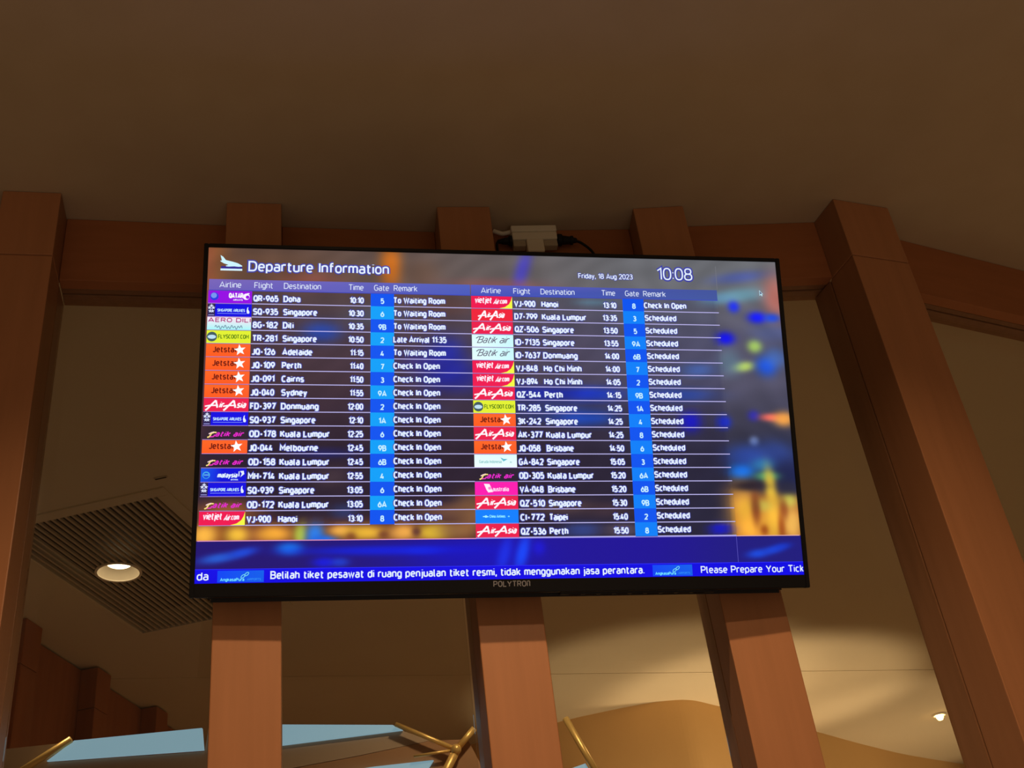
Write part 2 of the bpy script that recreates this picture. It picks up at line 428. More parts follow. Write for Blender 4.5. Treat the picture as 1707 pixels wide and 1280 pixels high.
# (u, v, ru, rv, angle, colour, strength)
BL = [(0.306, 0.045, 0.018, 0.075, 0, (215, 112, 25), 0.85), (0.0, 0.06, 0.03, 0.16, 0, (175, 95, 35), 0.7),
      (0.05, 0.06, 0.14, 0.06, 0, (105, 72, 52), 0.6), (0.36, 0.07, 0.03, 0.05, 0, (120, 82, 60), 0.4),
      (0.535, 0.05, 0.012, 0.075, -18, (72, 66, 190), 0.85), (0.17, 0.10, 0.05, 0.03, 0, (160, 80, 70), 0.5),
      (0.49, 0.10, 0.08, 0.02, 0, (165, 85, 85), 0.45), (0.0, 0.1, 0.012, 0.4, 0, (150, 80, 60), 0.5),
      # upper right
      (0.93, 0.055, 0.05, 0.018, 8, (70, 90, 190), 0.6), (0.93, 0.115, 0.045, 0.022, 6, (105, 160, 180), 0.75),
      (0.885, 0.13, 0.03, 0.018, 6, (95, 150, 190), 0.6), (0.995, 0.12, 0.022, 0.07, 0, (205, 110, 95), 0.75),
      (0.915, 0.155, 0.010, 0.018, 0, (30, 50, 235), 0.95), (0.957, 0.19, 0.016, 0.018, 0, (15, 25, 250), 1.0),
      (0.985, 0.19, 0.014, 0.014, 0, (25, 75, 235), 0.9), (0.895, 0.26, 0.016, 0.020, 0, (10, 15, 235), 1.0),
      (0.948, 0.285, 0.0125, 0.02, 0, (175, 215, 105), 0.95), (0.925, 0.352, 0.018, 0.015, 8, (185, 215, 95), 0.9),
      (0.966, 0.350, 0.018, 0.03, 0, (25, 85, 225), 0.95), (0.985, 0.32, 0.02, 0.03, 0, (60, 110, 200), 0.6),
      (0.90, 0.34, 0.02, 0.04, 0, (95, 130, 150), 0.6), (0.985, 0.24, 0.04, 0.03, 0, (75, 95, 160), 0.5),
      (0.935, 0.51, 0.010, 0.016, 0, (45, 45, 190), 0.8), (0.968, 0.515, 0.020, 0.012, 0, (245, 105, 95), 0.9),
      (0.990, 0.52, 0.018, 0.022, 0, (255, 170, 75), 0.95), (0.932, 0.59, 0.008, 0.014, 0, (130, 150, 200), 0.8),
      (0.915, 0.64, 0.035, 0.035, 0, (40, 80, 190), 0.7), (0.965, 0.63, 0.04, 0.04, 0, (45, 75, 165), 0.7),
      (0.905, 0.685, 0.022, 0.022, 0, (15, 115, 240), 0.95), (0.945, 0.665, 0.02, 0.02, 0, (40, 130, 180), 0.7),
      (0.99, 0.70, 0.03, 0.05, 0, (25, 35, 85), 0.8), (0.95, 0.70, 0.02, 0.014, 0, (90, 180, 120), 0.8),
      # gold area lower right
      (0.90, 0.77, 0.026, 0.05, 0, (200, 140, 65), 0.95), (0.915, 0.85, 0.035, 0.06, 0, (255, 180, 60), 0.95),
      (0.955, 0.735, 0.010, 0.055, 5, (225, 190, 60), 0.95), (0.955, 0.835, 0.015, 0.075, 0, (245, 185, 60), 0.95),
      (0.935, 0.79, 0.018, 0.018, 0, (205, 190, 80), 0.8), (0.985, 0.775, 0.014, 0.022, 0, (215, 215, 90), 0.9),
      (0.988, 0.845, 0.016, 0.05, 0, (250, 190, 90), 0.95), (0.905, 0.80, 0.014, 0.03, 0, (255, 190, 60), 0.8),
      (0.937, 0.865, 0.007, 0.016, 0, (140, 55, 15), 0.7), (0.975, 0.80, 0.007, 0.03, 0, (140, 60, 30), 0.6),
      (0.925, 0.80, 0.008, 0.05, 0, (120, 50, 30), 0.75), (0.968, 0.86, 0.006, 0.04, 0, (150, 60, 20), 0.7), (0.985, 0.735, 0.02, 0.02, 0, (40, 40, 60), 0.8), (0.915, 0.73, 0.03, 0.014, 0, (38, 30, 45), 0.85),
      # gold strip lower left
      (0.09, 0.865, 0.02, 0.03, 0, (110, 55, 45), 0.9), (0.035, 0.87, 0.01, 0.03, 0, (120, 50, 25), 0.9), (0.012, 0.865, 0.022, 0.03, 0, (255, 185, 70), 1.0), (0.062, 0.865, 0.018, 0.024, 0, (245, 190, 60), 1.0),
      (0.045, 0.80, 0.05, 0.03, 0, (190, 110, 45), 0.9), (0.118, 0.863, 0.028, 0.022, 0, (240, 165, 55), 1.0),
      (0.162, 0.865, 0.010, 0.03, 0, (180, 200, 70), 0.9), (0.185, 0.865, 0.014, 0.03, 0, (45, 130, 240), 1.0),
      (0.198, 0.880, 0.02, 0.012, 0, (30, 110, 240), 1.0), (0.225, 0.855, 0.018, 0.014, 0, (245, 175, 80), 0.9),
      (0.262, 0.862, 0.032, 0.020, 0, (235, 180, 55), 1.0), (0.325, 0.862, 0.020, 0.022, 0, (240, 170, 75), 0.95),
      (0.375, 0.862, 0.026, 0.022, 0, (225, 185, 50), 1.0), (0.41, 0.858, 0.03, 0.02, 0, (150, 110, 70), 0.7), (0.294, 0.868, 0.008, 0.012, 0, (110, 60, 40), 0.8), (0.347, 0.860, 0.007, 0.014, 0, (90, 50, 45), 0.9), (0.242, 0.875, 0.008, 0.014, 0, (130, 70, 40), 0.8),
      (0.44, 0.80, 0.03, 0.05, 0, (165, 115, 60), 0.8), (0.39, 0.80, 0.05, 0.02, 0, (150, 100, 60), 0.7),
      # inside the table
      (0.19, 0.26, 0.03, 0.03, 0, (25, 80, 215), 0.75), (0.40, 0.32, 0.03, 0.05, 0, (20, 40, 210), 0.7),
      (0.405, 0.39, 0.05, 0.05, 0, (15, 30, 200), 0.7), (0.36, 0.345, 0.04, 0.03, 0, (50, 40, 160), 0.5),
      (0.65, 0.445, 0.05, 0.022, 0, (20, 70, 230), 0.9), (0.56, 0.445, 0.08, 0.02, 0, (10, 35, 205), 0.8),
      (0.80, 0.445, 0.06, 0.02, 0, (35, 85, 215), 0.7), (0.84, 0.365, 0.03, 0.02, 0, (70, 115, 205), 0.7),
      (0.63, 0.52, 0.05, 0.022, 0, (15, 85, 225), 0.9), (0.82, 0.53, 0.018, 0.03, 0, (10, 15, 230), 0.9),
      (0.88, 0.53, 0.012, 0.02, 0, (10, 40, 220), 0.9), (0.58, 0.50, 0.09, 0.03, 0, (40, 75, 170), 0.5),
      (0.28, 0.21, 0.05, 0.03, 0, (90, 105, 120), 0.5), (0.66, 0.15, 0.03, 0.012, 0, (105, 155, 175), 0.6),
      (0.62, 0.86, 0.03, 0.02, 0, (60, 95, 190), 0.7), (0.69, 0.86, 0.03, 0.016, 0, (140, 120, 120), 0.6),
      (0.86, 0.86, 0.02, 0.014, 0, (10, 20, 235), 0.95), (0.58, 0.79, 0.06, 0.02, 0, (120, 90, 70), 0.6),
      (0.67, 0.80, 0.05, 0.02, 0, (85, 60, 60), 0.6), (0.21, 0.70, 0.03, 0.03, 0, (95, 75, 70), 0.5),
      (0.23, 0.80, 0.02, 0.02, 0, (50, 80, 150), 0.6), (0.73, 0.60, 0.02, 0.04, 0, (60, 65, 90), 0.5),
      (0.33, 0.50, 0.06, 0.02, 0, (55, 70, 140), 0.6), (0.20, 0.63, 0.05, 0.012, 0, (25, 40, 150), 0.6),
      (0.30, 0.14, 0.06, 0.02, 0, (110, 70, 45), 0.6), (0.40, 0.17, 0.05, 0.04, 0, (105, 62, 45), 0.6)]
BL2 = [(0.035, 0.930, 0.028, 0.013, 8, (35, 95, 215), 0.9), (0.072, 0.915, 0.022, 0.012, 12, (25, 75, 220), 0.9),
       (0.145, 0.905, 0.020, 0.017, 0, (15, 115, 235), 0.95), (0.20, 0.945, 0.018, 0.014, 0, (15, 25, 235), 0.8),
       (0.225, 0.945, 0.014, 0.012, 0, (25, 70, 220), 0.7), (0.30, 0.913, 0.13, 0.013, 0, (8, 30, 225), 0.85),
       (0.36, 0.915, 0.03, 0.010, 0, (5, 45, 235), 0.8), (0.44, 0.93, 0.10, 0.05, 0, (10, 10, 205), 0.6),
       (0.52, 0.925, 0.010, 0.055, -16, (15, 70, 250), 0.95), (0.49, 0.93, 0.010, 0.055, -16, (20, 50, 235), 0.8),
       (0.548, 0.91, 0.010, 0.02, 0, (20, 20, 225), 0.7), (0.922, 0.935, 0.018, 0.012, 6, (20, 75, 225), 0.9),
       (0.948, 0.925, 0.018, 0.011, 10, (20, 70, 220), 0.85), (0.965, 0.915, 0.016, 0.010, 10, (15, 60, 215), 0.7)]


def paint(U, V):
    U = np.asarray(U, float); V = np.asarray(V, float)
    c = np.zeros(U.shape + (3,))

    def k(*a): return np.array(a, float)
    def mix(a, b, t): return a * (1 - t[..., None]) + b * t[..., None]
    top = mix(k(92, 70, 62) + 0 * c, k(104, 106, 112) + 0 * c, sstep(0.05, 0.85, U))  # grey-brown haze reflected on the screen is put into this colour
    mid = mix(k(78, 55, 58) + 0 * c, k(84, 82, 104) + 0 * c, sstep(0.1, 0.9, U))
    low = mix(k(44, 32, 44) + 0 * c, k(40, 42, 62) + 0 * c, sstep(0.3, 1.0, U))
    c = mix(top, mid, sstep(0.05, 0.30, V)); c = mix(c, low, sstep(0.35, 0.68, V))
    gold = k(110, 62, 40) + 0 * c
    c = mix(c, gold, sstep(0.80, 0.85, V) * (1 - sstep(0.42, 0.48, U)))
    c = mix(c, k(150, 85, 40) + 0 * c, sstep(0.73, 0.78, V) * sstep(0.885, 0.889, U))

    def blobs(c, L):
        for (u, v, ru, rv, an, col, st) in L:
            a = math.radians(an); du = (U - u) * 16 / 9; dv = V - v
            x = du * math.cos(a) - dv * math.sin(a); y = du * math.sin(a) + dv * math.cos(a)
            t = np.exp(-((x / (ru * 16 / 9)) ** 2 + (y / rv) ** 2) ** 1.25 * 0.8) * st
            c = mix(c, k(*col) + 0 * c, t)
        return c
    c = blobs(c, BL)
    # ripple so that the blurred city lights do not look airbrushed
    c = c * (1 + 0.06 * np.sin(U * 61 + 3 * np.sin(V * 17)) * np.sin(V * 43 + 2 * np.sin(U * 29)))[..., None]
    # translucent dark rows of the table
    tab = ((V > TAB_T) & (V < 0.8815) & (U < 0.886) & ~((V > TAB_B) & (U < 0.444))).astype(float)
    dark = mix(c * 0.84 + k(4, 6, 14), c * 0.82 + k(3, 2, 10), sstep(0.25, 0.55, V))
    c = mix(c, dark, tab)
    # violet strip under the table
    p = mix(k(32, 18, 112) + 0 * c, k(26, 14, 150) + 0 * c, sstep(0.1, 0.5, U)); p = mix(p, k(28, 26, 125) + 0 * c, sstep(0.7, 0.95, U))
    p = blobs(p, BL2)
    c = np.where((V >= 0.8815)[..., None], p, c)
    return srgb2lin(np.clip(c, 0, 255) / 255)


def set_col(me, cols):
    ca = me.color_attributes.new('Col', 'FLOAT_COLOR', 'POINT')
    a = np.ones((len(me.vertices), 4), 'f'); a[:, :3] = cols
    ca.data.foreach_set('color', a.ravel())


def painted(name, u0, u1, v0, v1, nu, nv, z, parent):
    us = np.linspace(u0, u1, nu + 1); vv = np.linspace(v0, v1, nv + 1)
    U, V = np.meshgrid(us, vv)
    vs = np.stack([(U - 0.5) * SW, (0.5 - V) * SH, np.full_like(U, z)], -1).reshape(-1, 3)
    i = (np.arange(nv)[:, None] * (nu + 1) + np.arange(nu)[None, :]).ravel()
    fs = np.stack([i + nu + 1, i + nu + 2, i + 1, i], -1)
    me = bpy.data.meshes.new(name); me.from_pydata(vs.tolist(), [], fs.tolist()); me.update()
    e = 1e-4
    set_col(me, paint(np.clip(U, u0 + e, u1 - e), np.clip(V, v0 + e, v1 - e)).reshape(-1, 3))
    me.materials.append(SCREEN)
    return link(bpy.data.objects.new(name, me), parent)


scr = painted('screen', 0, 1, 0, 1, 420, 240, 0.0, tv)
tag(scr, 'lit display with blurred city lights behind a departures table')


def flat(name, shapes, parent=scr):
    """shapes: list of (points in u v, z, colour sRGB or list of colours)"""
    vs, fs, cs = [], [], []
    for pts, z, col in shapes:
        b = len(vs)
        cols = col if isinstance(col, list) else [col] * len(pts)
        for (u, v), c in zip(pts, cols):
            vs.append(UV(u, v, z)); cs.append(lin(c))
        tri = tessellate_polygon([[Vector((UV(u, v)[0], UV(u, v)[1], 0)) for u, v in pts]])
        for t in tri:
            a, bb, cc = [Vector(vs[b + i]) for i in t]
            if (bb - a).cross(cc - a).z < 0: t = t[::-1]
            fs.append([b + i for i in t])
    me = bpy.data.meshes.new(name); me.from_pydata(vs, [], fs); me.update(); set_col(me, cs); me.materials.append(SCREEN)
    return link(bpy.data.objects.new(name, me), parent)


def rect(u0, u1, v0, v1): return [(u0, v0), (u1, v0), (u1, v1), (u0, v1)]


def circ(u, v, r, n=20, a0=0, a1=360, rv=None):
    rv = rv or r
    return [(u + r * math.cos(math.radians(a0 + (a1 - a0) * k / n)) * 9 / 16, v + rv * math.sin(math.radians(a0 + (a1 - a0) * k / n))) for k in range(n)]


def star(u, v, r, rot=0, n=5, inner=0.42):
    return [(u + math.sin(rot + k * math.pi / n) * (r if k % 2 == 0 else r * inner) * 9 / 16, v - math.cos(rot + k * math.pi / n) * (r if k % 2 == 0 else r * inner)) for k in range(2 * n)]


def stroke(pts, wd):
    """thick polyline outline in uv (wd in v units)"""
    P = [Vector((u * 16 / 9, v)) for u, v in pts]; Lf, Rt = [], []
    for i, p in enumerate(P):
        t = (P[min(i + 1, len(P) - 1)] - P[max(i - 1, 0)]).normalized(); n = Vector((-t.y, t.x)) * wd / 2
        Lf.append(p + n); Rt.append(p - n)
    return [(q.x * 9 / 16, q.y) for q in Lf + Rt[::-1]]


def strokes(pts, wd, z, c):
    """one quad per segment, robust for curved scribbles"""
    out = []
    for a, b in zip(pts[:-1], pts[1:]): out.append((stroke([a, b], wd), z, c))
    return out


# --- lettering: an engineering alphabet drawn as strokes (centre lines in a cap-height-1 box), turned into flat meshes
def ea(cx, cy, rx, ry, a0, a1, n=10, p=0.80):
    o = []
    for k in range(n + 1):
        a = math.radians(a0 + (a1 - a0) * k / n); c, s_ = math.cos(a), math.sin(a)
        o.append((cx + rx * math.copysign(abs(c) ** p, c), cy + ry * math.copysign(abs(s_) ** p, s_)))
    return o


X = 0.72
GLYPH = {
 'A': (.64, [[(0, 0), (.32, 1), (.64, 0)], [(.10, .26), (.54, .26)]]),
 'B': (.50, [[(0, .52), (.26, .52)] + ea(.26, .26, .24, .26, 90, -90) + [(0, 0), (0, 1), (.25, 1)] + ea(.25, .76, .21, .24, 90, -90)]),
 'C': (.50, [ea(.26, .5, .26, .5, 48, 312, 16)]),
 'D': (.54, [[(0, 0), (0, 1), (.24, 1)] + ea(.24, .5, .30, .5, 90, -90, 14) + [(0, 0)]]),
 'E': (.44, [[(.44, 1), (0, 1), (0, 0), (.44, 0)], [(0, .52), (.38, .52)]]),
 'F': (.42, [[(.42, 1), (0, 1), (0, 0)], [(0, .50), (.37, .50)]]),
 'G': (.52, [ea(.26, .5, .26, .5, 48, 350, 18) + [(.52, .48), (.30, .48)]]),
 'H': (.52, [[(0, 0), (0, 1)], [(.52, 0), (.52, 1)], [(0, .52), (.52, .52)]]),
 'I': (.02, [[(.01, 0), (.01, 1)]]),
 'J': (.34, [[(.34, 1), (.34, .26)] + ea(.16, .26, .18, .26, 0, -150, 8)]),
 'K': (.50, [[(0, 0), (0, 1)], [(.48, 1), (0, .38)], [(.17, .60), (.50, 0)]]),
 'L': (.42, [[(0, 1), (0, 0), (.42, 0)]]),
 'M': (.64, [[(0, 0), (0, 1), (.32, .38), (.64, 1), (.64, 0)]]),
 'N': (.54, [[(0, 0), (0, 1), (.54, 0), (.54, 1)]]),
 'O': (.54, [ea(.27, .5, .27, .5, 90, 450, 20)]),
 'P': (.48, [[(0, 0), (0, 1), (.24, 1)] + ea(.24, .72, .24, .28, 90, -90) + [(0, .44)]]),
 'Q': (.54, [ea(.27, .5, .27, .5, 90, 450, 20), [(.30, .28), (.58, -.10)]]),
 'R': (.50, [[(0, 0), (0, 1), (.25, 1)] + ea(.25, .74, .23, .26, 90, -90) + [(0, .48)], [(.26, .48), (.50, 0)]]),
 'S': (.50, [ea(.25, .755, .24, .245, 25, 262, 12) + ea(.25, .255, .25, .255, 82, -158, 12)]),
 'T': (.52, [[(0, 1), (.52, 1)], [(.26, 1), (.26, 0)]]),
 'U': (.52, [[(0, 1), (0, .27)] + ea(.26, .27, .26, .27, 180, 360, 12) + [(.52, 1)]]),
 'V': (.62, [[(0, 1), (.31, 0), (.62, 1)]]),
 'W': (.80, [[(0, 1), (.2, 0), (.4, .9), (.6, 0), (.8, 1)]]),
 'Y': (.56, [[(0, 1), (.28, .44), (.56, 1)], [(.28, .44), (.28, 0)]]),
 'Z': (.50, [[(0, 1), (.50, 1), (0, 0), (.50, 0)]]),
 '0': (.48, [ea(.24, .5, .24, .5, 90, 450, 20)]),
 '1': (.26, [[(0, .78), (.24, 1), (.24, 0)]]),
 '2': (.46, [ea(.23, .74, .23, .26, 165, -28, 12) + [(0, 0), (.46, 0)]]),
 '3': (.46, [ea(.22, .775, .20, .225, 150, -75, 12, 1.0) + [(.13, .54)] + ea(.22, .265, .24, .265, 78, -150, 12, 1.0)]),
 '4': (.48, [[(.26, 1), (0, .22), (.48, .22)], [(.35, .50), (.35, 0)]]),
 '5': (.46, [[(.42, 1), (.05, 1), (.02, .54)] + ea(.22, .32, .24, .32, 125, -150, 14)]),
 '6': (.48, [ea(.24, .32, .24, .32, 130, 490, 20), [(.32, 1), (.045, .48)]]),
 '7': (.46, [[(0, 1), (.46, 1), (.16, 0)]]),
 '8': (.48, [ea(.24, .765, .20, .235, 90, 450, 16), ea(.24, .265, .24, .265, 90, 450, 18)]),
 '9': (.48, [ea(.24, .68, .24, .32, -50, 310, 20), [(.16, 0), (.435, .52)]]),
 'a': (.38, [ea(.19, .50, .18, .22, 140, 0, 8) + [(.38, 0)], ea(.19, .21, .19, .21, 90, 450, 14)]),
 'b': (.40, [[(0, 1), (0, 0)], ea(.20, .36, .20, .36, 90, 450, 16)]),
 'c': (.37, [ea(.19, .36, .19, .36, 50, 310, 14)]),
 'd': (.40, [[(.40, 1), (.40, 0)], ea(.20, .36, .20, .36, 90, 450, 16)]),
 'e': (.40, [[(0, .37), (.40, .37)] + ea(.20, .36, .20, .36, 0, 312, 16)]),
 'f': (.28, [[(.28, 1)] + ea(.20, .84, .11, .16, 90, 180, 5) + [(.09, 0)], [(0, .70), (.27, .70)]]),
 'g': (.40, [ea(.20, .36, .20, .36, 90, 450, 16), [(.40, .72), (.40, -.06)] + ea(.20, -.06, .20, .20, 0, -150, 8)]),
 'h': (.38, [[(0, 1), (0, 0)], ea(.19, .50, .19, .22, 180, 0, 10) + [(.38, 0)]]),
 'i': (.02, [[(.01, X), (.01, 0)], [(.01, 1.0), (.01, .93)]]),
 'j': (.10, [[(.10, X), (.10, -.12)] + ea(.0, -.12, .10, .12, 0, -90, 5), [(.10, 1.0), (.10, .93)]]),
 'k': (.38, [[(0, 1), (0, 0)], [(.36, X), (0, .26)], [(.13, .42), (.38, 0)]]),
 'l': (.12, [[(.0, 1), (.0, .14)] + ea(.12, .14, .12, .14, 180, 270, 4)]),
 'm': (.62, [[(0, X), (0, 0)], ea(.155, .54, .155, .18, 180, 0, 8) + [(.31, 0)], ea(.465, .54, .155, .18, 180, 0, 8) + [(.62, 0)]]),
 'n': (.38, [[(0, X), (0, 0)], ea(.19, .50, .19, .22, 180, 0, 10) + [(.38, 0)]]),
 'o': (.40, [ea(.20, .36, .20, .36, 90, 450, 16)]),
 'p': (.40, [[(0, X), (0, -.26)], ea(.20, .36, .20, .36, 90, 450, 16)]),
 'q': (.40, [[(.40, X), (.40, -.26)], ea(.20, .36, .20, .36, 90, 450, 16)]),
 'r': (.25, [[(0, X), (0, 0)], ea(.19, .50, .19, .22, 180, 65, 8)]),
 's': (.35, [ea(.175, .54, .165, .18, 30, 262, 10) + ea(.175, .18, .175, .18, 82, -155, 10)]),
 't': (.28, [[(.09, .94), (.09, .16)] + ea(.21, .16, .12, .16, 180, 270, 5) + [(.28, 0)], [(0, .70), (.27, .70)]]),
 'u': (.38, [[(0, X), (0, .22)] + ea(.19, .22, .19, .22, 180, 360, 10) + [(.38, X)], [(.38, .2), (.38, 0)]]),
 'v': (.40, [[(0, X), (.20, 0), (.40, X)]]),
 'w': (.60, [[(0, X), (.15, 0), (.30, X * .95), (.45, 0), (.60, X)]]),
 'y': (.40, [[(0, X), (.20, 0)], [(.40, X), (.14, -.24), (.04, -.24)]]),
 '-': (.28, [[(0, .42), (.28, .42)]]), ':': (.02, [[(.01, .16), (.01, .08)], [(.01, .66), (.01, .58)]]),
 '.': (.02, [[(.01, .08), (.01, 0)]]), ',': (.05, [[(.04, .12), (.04, 0), (.0, -.20)]]), ' ': (.10, []),
}


def stroke_strip(P, wd):
    """mitred band of quads along a polyline; returns verts, faces"""
    P = [Vector(p) for p in P]; vs, fs = [], []
    closed = (P[0] - P[-1]).length < 1e-5 and len(P) > 3
    Q = [P[0]]
    for p in P[1:]:
        if (p - Q[-1]).length > 1e-5: Q.append(p)
    P = Q; n = len(P)
    if n < 2: return [], []
    for i, p in enumerate(P):
        if closed and i in (0, n - 1): d0 = (P[-1] - P[-2]).normalized(); d1 = (P[1] - P[0]).normalized()
        else:
            d0 = (p - P[i - 1]).normalized() if i > 0 else (P[1] - p).normalized()
            d1 = (P[i + 1] - p).normalized() if i < n - 1 else (p - P[i - 1]).normalized()
        n0 = Vector((-d0.y, d0.x)); n1 = Vector((-d1.y, d1.x)); m = n0 + n1
        if m.length < 0.35: m = n0 * 1.0; k = 1.0
        else: m.normalize(); k = min(1.0 / max(m.dot(n0), 0.3), 1.9)
        vs += [p + m * wd / 2 * k, p - m * wd / 2 * k]
    for i in range(n - 1): fs.append([2 * i, 2 * i + 1, 2 * i + 3, 2 * i + 2])
    return vs, fs


TXT = {}       # (name, number) -> [verts, faces, colours]


def text(key, s, u, v, cap, wd=None, align='L', col=(228, 240, 255), bold=0.15, shear=0.0, z=0.0012, clip=None, halo=None):
    """one line of lettering: baseline v, cap height cap (in v), visible width wd (in u); bold is the stroke width over cap height"""
    H_ = cap * SH
    gap = 0.055 + bold * 0.9
    x = 0.0; pen = []
    for ch in s:
        adv, st = GLYPH[ch]; pen.append((x, st)); x += adv + (gap if ch != ' ' else 0.26)
    x1 = x - gap if s[-1] != ' ' else x
    xs = H_ * 0.92 if wd is None else (wd * SW - bold * H_) / max(x1, 0.05)
    w_real = (x1 * xs + bold * H_) / SW
    uu = u - (w_real / 2 if align == 'C' else w_real if align == 'R' else 0)
    ox, oy, _ = UV(uu, v); ox += bold * H_ / 2
    passes = [(halo, bold + 0.22, z - 0.0003)] if halo else []
    for c, wdth, zz in passes + [(col, bold, z)]:
        g = TXT.setdefault(key, ([], [], []))
        for (px_, st) in pen:
            for line_ in st:
                P = [(ox + (px_ + a) * xs + shear * (b * H_) * .8, oy + (bold / 2 + b * (1 - bold)) * H_) for a, b in line_]
                if clip is not None and max(p[0] for p in P) > (clip - 0.5) * SW:
                    P = [(min(p[0], (clip - 0.5) * SW), p[1]) for p in P]
                    if max(p[0] for p in P) - min(p[0] for p in P) < 1e-4: continue
                v_, f_ = stroke_strip(P, wdth * H_)
                # square the open ends off by half a stroke
                b0 = len(g[0]); g[0].extend([(q.x, q.y, zz) for q in v_]); g[1].extend([[b0 + i for i in f] for f in f_]); g[2].extend([lin(c)] * len(v_))


def flush_text():
    for (name, num), (vs, fs, cs) in TXT.items():
        me = bpy.data.meshes.new(name); me.from_pydata(vs, [], fs); me.update(); set_col(me, cs); me.materials.append(SCREEN)
        link(bpy.data.objects.new(name, me), scr)


Z1, Z2, Z3 = 0.0004, 0.0008, 0.0012
WH = (226, 244, 255)
HALO = (62, 66, 165)
# title band
text(('title_lettering', 0), 'Departure Information', 0.0665, 0.0735, 0.0335, 0.2365, bold=0.15, halo=HALO)
text(('clock_lettering', 0), '10:08', 0.7775, 0.0706, 0.0415, 0.065, bold=0.105, halo=HALO)
text(('date_lettering', 0), 'Friday, 18 Aug 2023', 0.6345, 0.0716, 0.0175, 0.0985, bold=0.15, halo=HALO)
# landing aeroplane symbol over its bar
pl = [(0.0200, 0.0240), (0.0245, 0.0290), (0.0290, 0.0395), (0.0400, 0.0440), (0.0485, 0.0485), (0.0560, 0.0560), (0.0562, 0.0590),
      (0.0500, 0.0600), (0.0430, 0.0588), (0.0340, 0.0600), (0.0300, 0.0595), (0.0290, 0.0575), (0.0335, 0.0545), (0.0260, 0.0500), (0.0205, 0.0440), (0.0200, 0.0415), (0.0225, 0.0415), (0.0215, 0.0340)]
flat('aeroplane_symbol', [(pl, Z3, (205, 245, 255)), (rect(0.0207, 0.0565, 0.0665, 0.0725), Z3, (215, 245, 255)),
                          (rect(0.0215, 0.0560, 0.0585, 0.0668), Z1, (50, 40, 140))])
# header band
hc = [(112, 102, 190), (82, 98, 196), (78, 92, 190), (104, 96, 182)]
flat('header_band', [(rect(0.003, 0.4425, 0.1003, 0.1345), Z1, [(122, 102, 186), (80, 96, 190), (72, 90, 190), (112, 96, 186)]),
                     (rect(0.444, 0.886, 0.1003, 0.1345), Z1, [(92, 92, 196), (66, 84, 156), (66, 88, 160), (70, 84, 190)]),
                     (rect(0.003, 0.886, 0.1340, 0.1362), Z2, (58, 70, 190))])
for s, u, wd in (('Airline', 0.0200, 0.0360), ('Flight', 0.0773, 0.0310), ('Destination', 0.1262, 0.0620), ('Time', 0.2343, 0.0255), ('Gate', 0.2775, 0.0255), ('Remark', 0.3110, 0.0405)):
    text(('header_lettering', u), s, u, 0.1268, 0.0190, wd, col=(218, 228, 250), bold=0.12)
for s, u, wd in (('Airline', 0.4612, 0.0350), ('Flight', 0.5180, 0.0300), ('Destination', 0.5659, 0.0605), ('Time', 0.6745, 0.0250), ('Gate', 0.7170, 0.0255), ('Remark', 0.7500, 0.0410)):
    text(('header_lettering', u), s, u, 0.1272, 0.0185, wd, col=(218, 228, 250), bold=0.12)

LEFT = [('qatar', 'QR-965', 'Doha', '10:10', '5', 'To Waiting Room'), ('singapore', 'SQ-935', 'Singapore', '10:30', '6', 'To Waiting Room'),
        ('dili', '8G-182', 'Dili', '10:35', '9B', 'To Waiting Room'), ('scoot', 'TR-281', 'Singapore', '10:50', '2', 'Late Arrival 11:35'),
        ('jet', 'JQ-126', 'Adelaide', '11:15', '4', 'To Waiting Room'), ('jet', 'JQ-109', 'Perth', '11:40', '7', 'Check In Open'),
        ('jet', 'JQ-091', 'Cairns', '11:50', '3', 'Check In Open'), ('jet', 'JQ-040', 'Sydney', '11:55', '9A', 'Check In Open'),
        ('asia', 'FD-397', 'Donmuang', '12:00', '2', 'Check In Open'), ('singapore', 'SQ-937', 'Singapore', '12:10', '1A', 'Check In Open'),
        ('batik', 'OD-178', 'Kuala Lumpur', '12:25', '6', 'Check In Open'), ('jet', 'JQ-044', 'Melbourne', '12:45', '9B', 'Check In Open'),
        ('batik', 'OD-158', 'Kuala Lumpur', '12:45', '6B', 'Check In Open'), ('malaysia', 'MH-714', 'Kuala Lumpur', '12:55', '4', 'Check In Open'),
        ('singapore', 'SQ-939', 'Singapore', '13:05', '6', 'Check In Open'), ('batik', 'OD-172', 'Kuala Lumpur', '13:05', '6A', 'Check In Open'),
        ('viet', 'VJ-900', 'Hanoi', '13:10', '8', 'Check In Open')]
